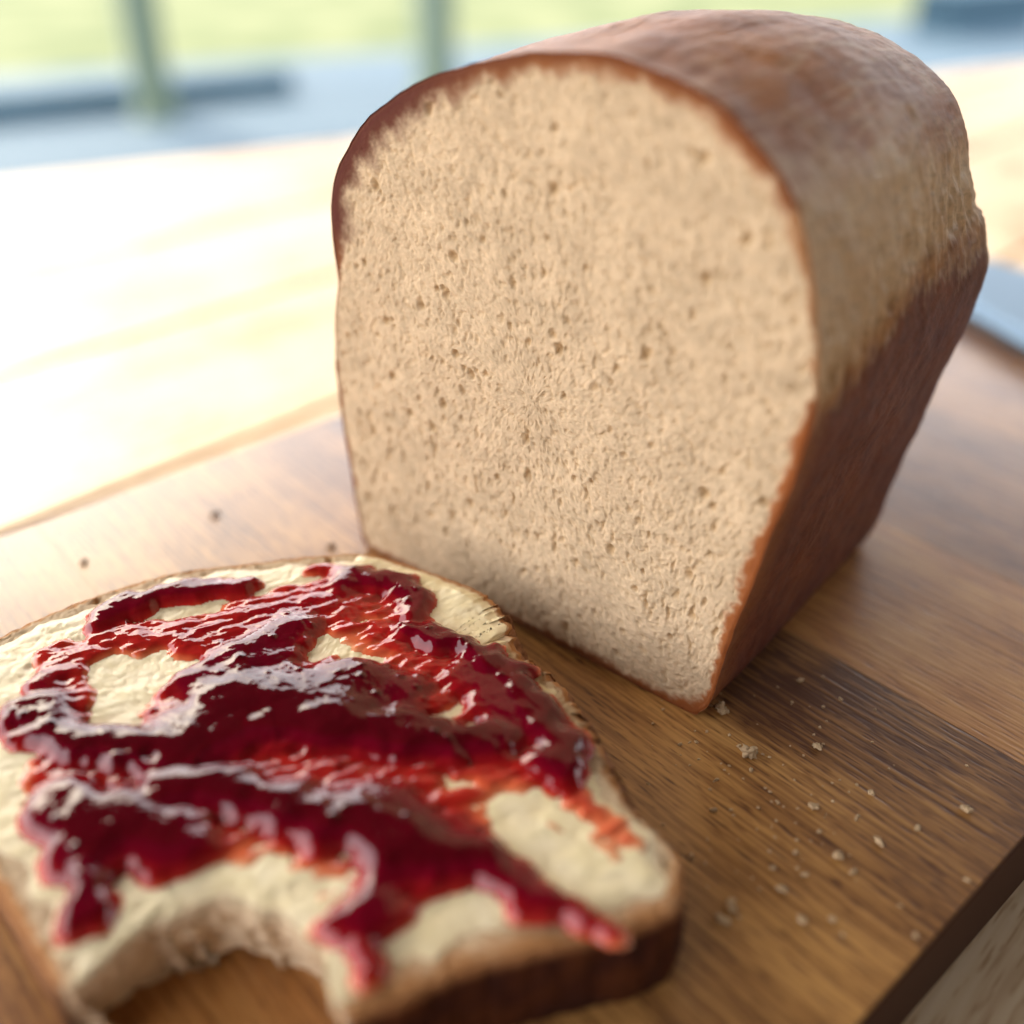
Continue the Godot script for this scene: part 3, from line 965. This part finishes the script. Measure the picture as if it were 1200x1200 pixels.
		if seed_ > 0.0: c = c.lerp(c * 0.7, sm(0.1, 0.5, seed_))
		c.a = 1.0
		col.append(c)
	var idx := PackedInt32Array()
	for iz in nz - 1:
		for ix in nx - 1:
			var a := id[iz * nx + ix]
			var b := id[iz * nx + ix + 1]
			var c := id[iz * nx + nx + ix]
			var d := id[iz * nx + nx + ix + 1]
			if a >= 0 and b >= 0 and d >= 0: idx.append_array([a, b, d])
			if a >= 0 and d >= 0 and c >= 0: idx.append_array([a, d, c])
	part("jam", build(v, idx, col, uv), M.jam, t)


# ---------------------------------------------------------------- small things
func make_napkin() -> void:
	var t := thing("cloth_napkin", Vector3(0, BT, 0), "folded pale blue cloth napkin at the far end of the board behind the loaf", "napkin")
	var m := mat(lin(0.30, 0.45, 0.62), 0.75, 0.4)
	m.rim_enabled = true
	m.rim = 0.5
	var dark := mat(lin(0.05, 0.06, 0.07), 0.8)  # lowest layer's colour, painted dark as the shade under the napkin
	for k in 3:
		var off := 0.0012 * k
		var poly := PackedVector2Array()
		for q in [Vector2(0.150, -0.435), Vector2(0.176, -0.385), Vector2(0.205, -0.275), Vector2(0.262, -0.346), Vector2(0.205, -0.43)]:
			poly.append(q.lerp(Vector2(0.2, -0.37), off * 8.0 + 0.01 * k))
		part("fold_and_shade", prism(poly, 0.0003 + 0.0030 * k, 0.0030 + 0.0030 * k, 0.0012, Vector2(1, 0), Vector2(0, 1), 10.0, Vector2.ZERO), dark if k == 0 else m, t)


func on_board(a: float, b: float) -> Vector3:
	var p := deg_to_rad(32.33)
	var f := 1204.0
	var r := Vector3((a - 600) / f, -(b - 600) / f * cos(p) - sin(p), (b - 600) / f * sin(p) - cos(p))
	return Vector3(r.x, r.y, r.z) * (-0.15205 / r.y) + Vector3(0, BT + 0.15205, 0)


func bit_mesh(sd: int, rough: float) -> ArrayMesh:
	var v := PackedVector3Array()
	var idx := PackedInt32Array()
	var a := noise(1.3, sd, 3)
	var nu := 22
	var nv := 13
	for j in nv + 1:
		for i in nu + 1:
			var th := PI * j / nv
			var ph := TAU * (i % nu) / nu
			var d := Vector3(sin(th) * cos(ph), cos(th), sin(th) * sin(ph))
			v.append(d * (1.0 + rough * a.get_noise_3dv(d * 1.4)))
	for j in nv:
		for i in nu:
			var q := j * (nu + 1) + i
			idx.append_array([q, q + 1, q + nu + 2, q, q + nu + 2, q + nu + 1])
	return build(v, idx)


func make_crumbs() -> void:
	var shapes := []
	for k in 7: shapes.append(bit_mesh(400 + k, 1.1))
	# place in the photograph, half-length and half-width in tenths of a millimetre, label
	var list := [
		[845, 832, 19, 13, "pale round bread crumb touching the loaf's front bottom corner"],
		[877, 884, 19, 16, "ragged white crumb, largest lying in the open beside the loaf"],
		[958, 876, 11, 8, "upright pale crumb on the dark stave right of the ragged white crumb"],
		[953, 946, 12, 8, "oval crumb in the middle of the golden stave, below the upright pale crumb"],
		[1132, 949, 12, 8, "crumb on the dark stave nearest the board's right edge"],
		[1030, 987, 13, 6, "long flat crumb on the golden wood near the board's right edge"],
		[982, 1004, 10, 9, "chunky crumb left of the long flat crumb on golden wood"],
		[857, 1062, 17, 9, "blurred long crumb nearest the slice's right corner, upper of two"],
		[847, 1079, 15, 8, "blurred long crumb nearest the slice's right corner, lower of two"],
		[916, 1043, 11, 7, "slanted crumb between the slice corner and the board's right edge"],
		[940, 1080, 10, 8, "blurred round crumb near the bottom of the golden stave, left of its twin"], [975, 1078, 8, 6, "blurred round crumb near the bottom of the golden stave, right of its twin"], [1021, 930, 7, 6, "small crumb on dark wood left of the crumb by the board's right edge"], [1075, 971, 9, 5, "small flat crumb midway between the long flat crumb and the board's right edge"], [836, 950, 8, 5, "small flaky crumb just right of the slice's right edge at mid height"], [880, 903, 6, 4, "speck of crumb just below the ragged white crumb"],
		[938, 798, 9, 6, "small crumb in the loaf's shadow right of its front corner"], [943, 1026, 8, 5, "faint crumb left of the chunky crumb on the golden wood"], [1000, 1022, 9, 5, "slanted crumb just below right of the chunky crumb"], [1133, 1032, 6, 4, "lone speck of crumb close to the board's dark end"], [1073, 1097, 6, 4, "lowest speck of crumb close to the board's dark end"], [905, 1018, 7, 5, "pale speck above the slanted crumb right of the slice"],
		[932, 1000, 6, 5, "uppermost speck of the cluster left of the chunky crumb"], [960, 975, 6, 4, "speck between the oval crumb and the chunky crumb"], [866, 875, 6, 4, "speck touching the left side of the ragged white crumb"], [797, 873, 5, 4, "left speck of the pair between slice and loaf corner"], [816, 870, 5, 3, "right speck of the pair between slice and loaf corner"], [840, 914, 5, 3, "speck on golden wood below left of the ragged white crumb"],
		[810, 1004, 8, 4, "thin flake of crumb touching the shadow of the slice's right edge"], [912, 942, 5, 3, "speck just left of the oval crumb in the golden stave"], [1003, 960, 5, 3, "speck above the long flat crumb on the golden wood"], [985, 820, 6, 4, "farthest speck of crumb on the dark wood near the stave joint"]]
	for k in list.size():
		var c: Array = list[k]
		var o := MeshInstance3D.new()
		o.name = numbered("bread_crumb")
		o.mesh = shapes[k % 7]
		o.material_override = M.bit
		add_child(o)
		var hgt: float = c[3] * 0.00006
		o.scale = Vector3(c[2] * 0.00008, hgt, c[3] * 0.00008)
		o.position = on_board(c[0], c[1]) + Vector3(0, hgt * 0.72, 0)
		o.rotation.y = rng.randf() * TAU
		tag(o, c[4], "bread crumb", "crumbs scattered on the board")
	var dark := [[98, 660, 10, 7, "dark crust crumb on the board left of the loaf, nearest the left edge"], [252, 604, 12, 8, "dark crust crumb farthest back on the pale board left of the loaf"], [388, 641, 10, 8, "dark crust crumb between the slice's back edge and the loaf"]]
	for c in dark:
		var o := MeshInstance3D.new()
		o.name = numbered("crust_crumb")
		o.mesh = shapes[rng.randi() % 7]
		o.material_override = M.dark_bit
		add_child(o)
		o.scale = Vector3(c[2], c[3] * 0.7, c[3]) * 0.0001
		o.position = on_board(c[0], c[1]) + Vector3(0, c[3] * 0.00005, 0)
		o.rotation.y = rng.randf() * TAU
		tag(o, c[4], "bread crumb", "crust crumbs behind the slice")
	# the dust of crumbs too small to pick apart
	var mm := MultiMesh.new()
	mm.transform_format = MultiMesh.TRANSFORM_3D
	mm.mesh = shapes[2]
	mm.instance_count = 100
	for k in 100:
		var at := on_board(rng.randfn(905, 75), rng.randfn(930, 70))
		var s := rng.randf_range(0.0001, 0.00026)
		mm.set_instance_transform(k, Transform3D(Basis(Vector3.UP, rng.randf() * TAU).scaled_local(Vector3(s * 1.4, s * 0.6, s)), at + Vector3(0, s * 0.4, 0)))
	var dust := MultiMeshInstance3D.new()
	dust.name = "crumb_dust"
	dust.multimesh = mm
	dust.material_override = M.bit
	add_child(dust)
	tag(dust, "fine dust of crumbs strewn over the board between slice and loaf", "crumbs", "", "stuff")
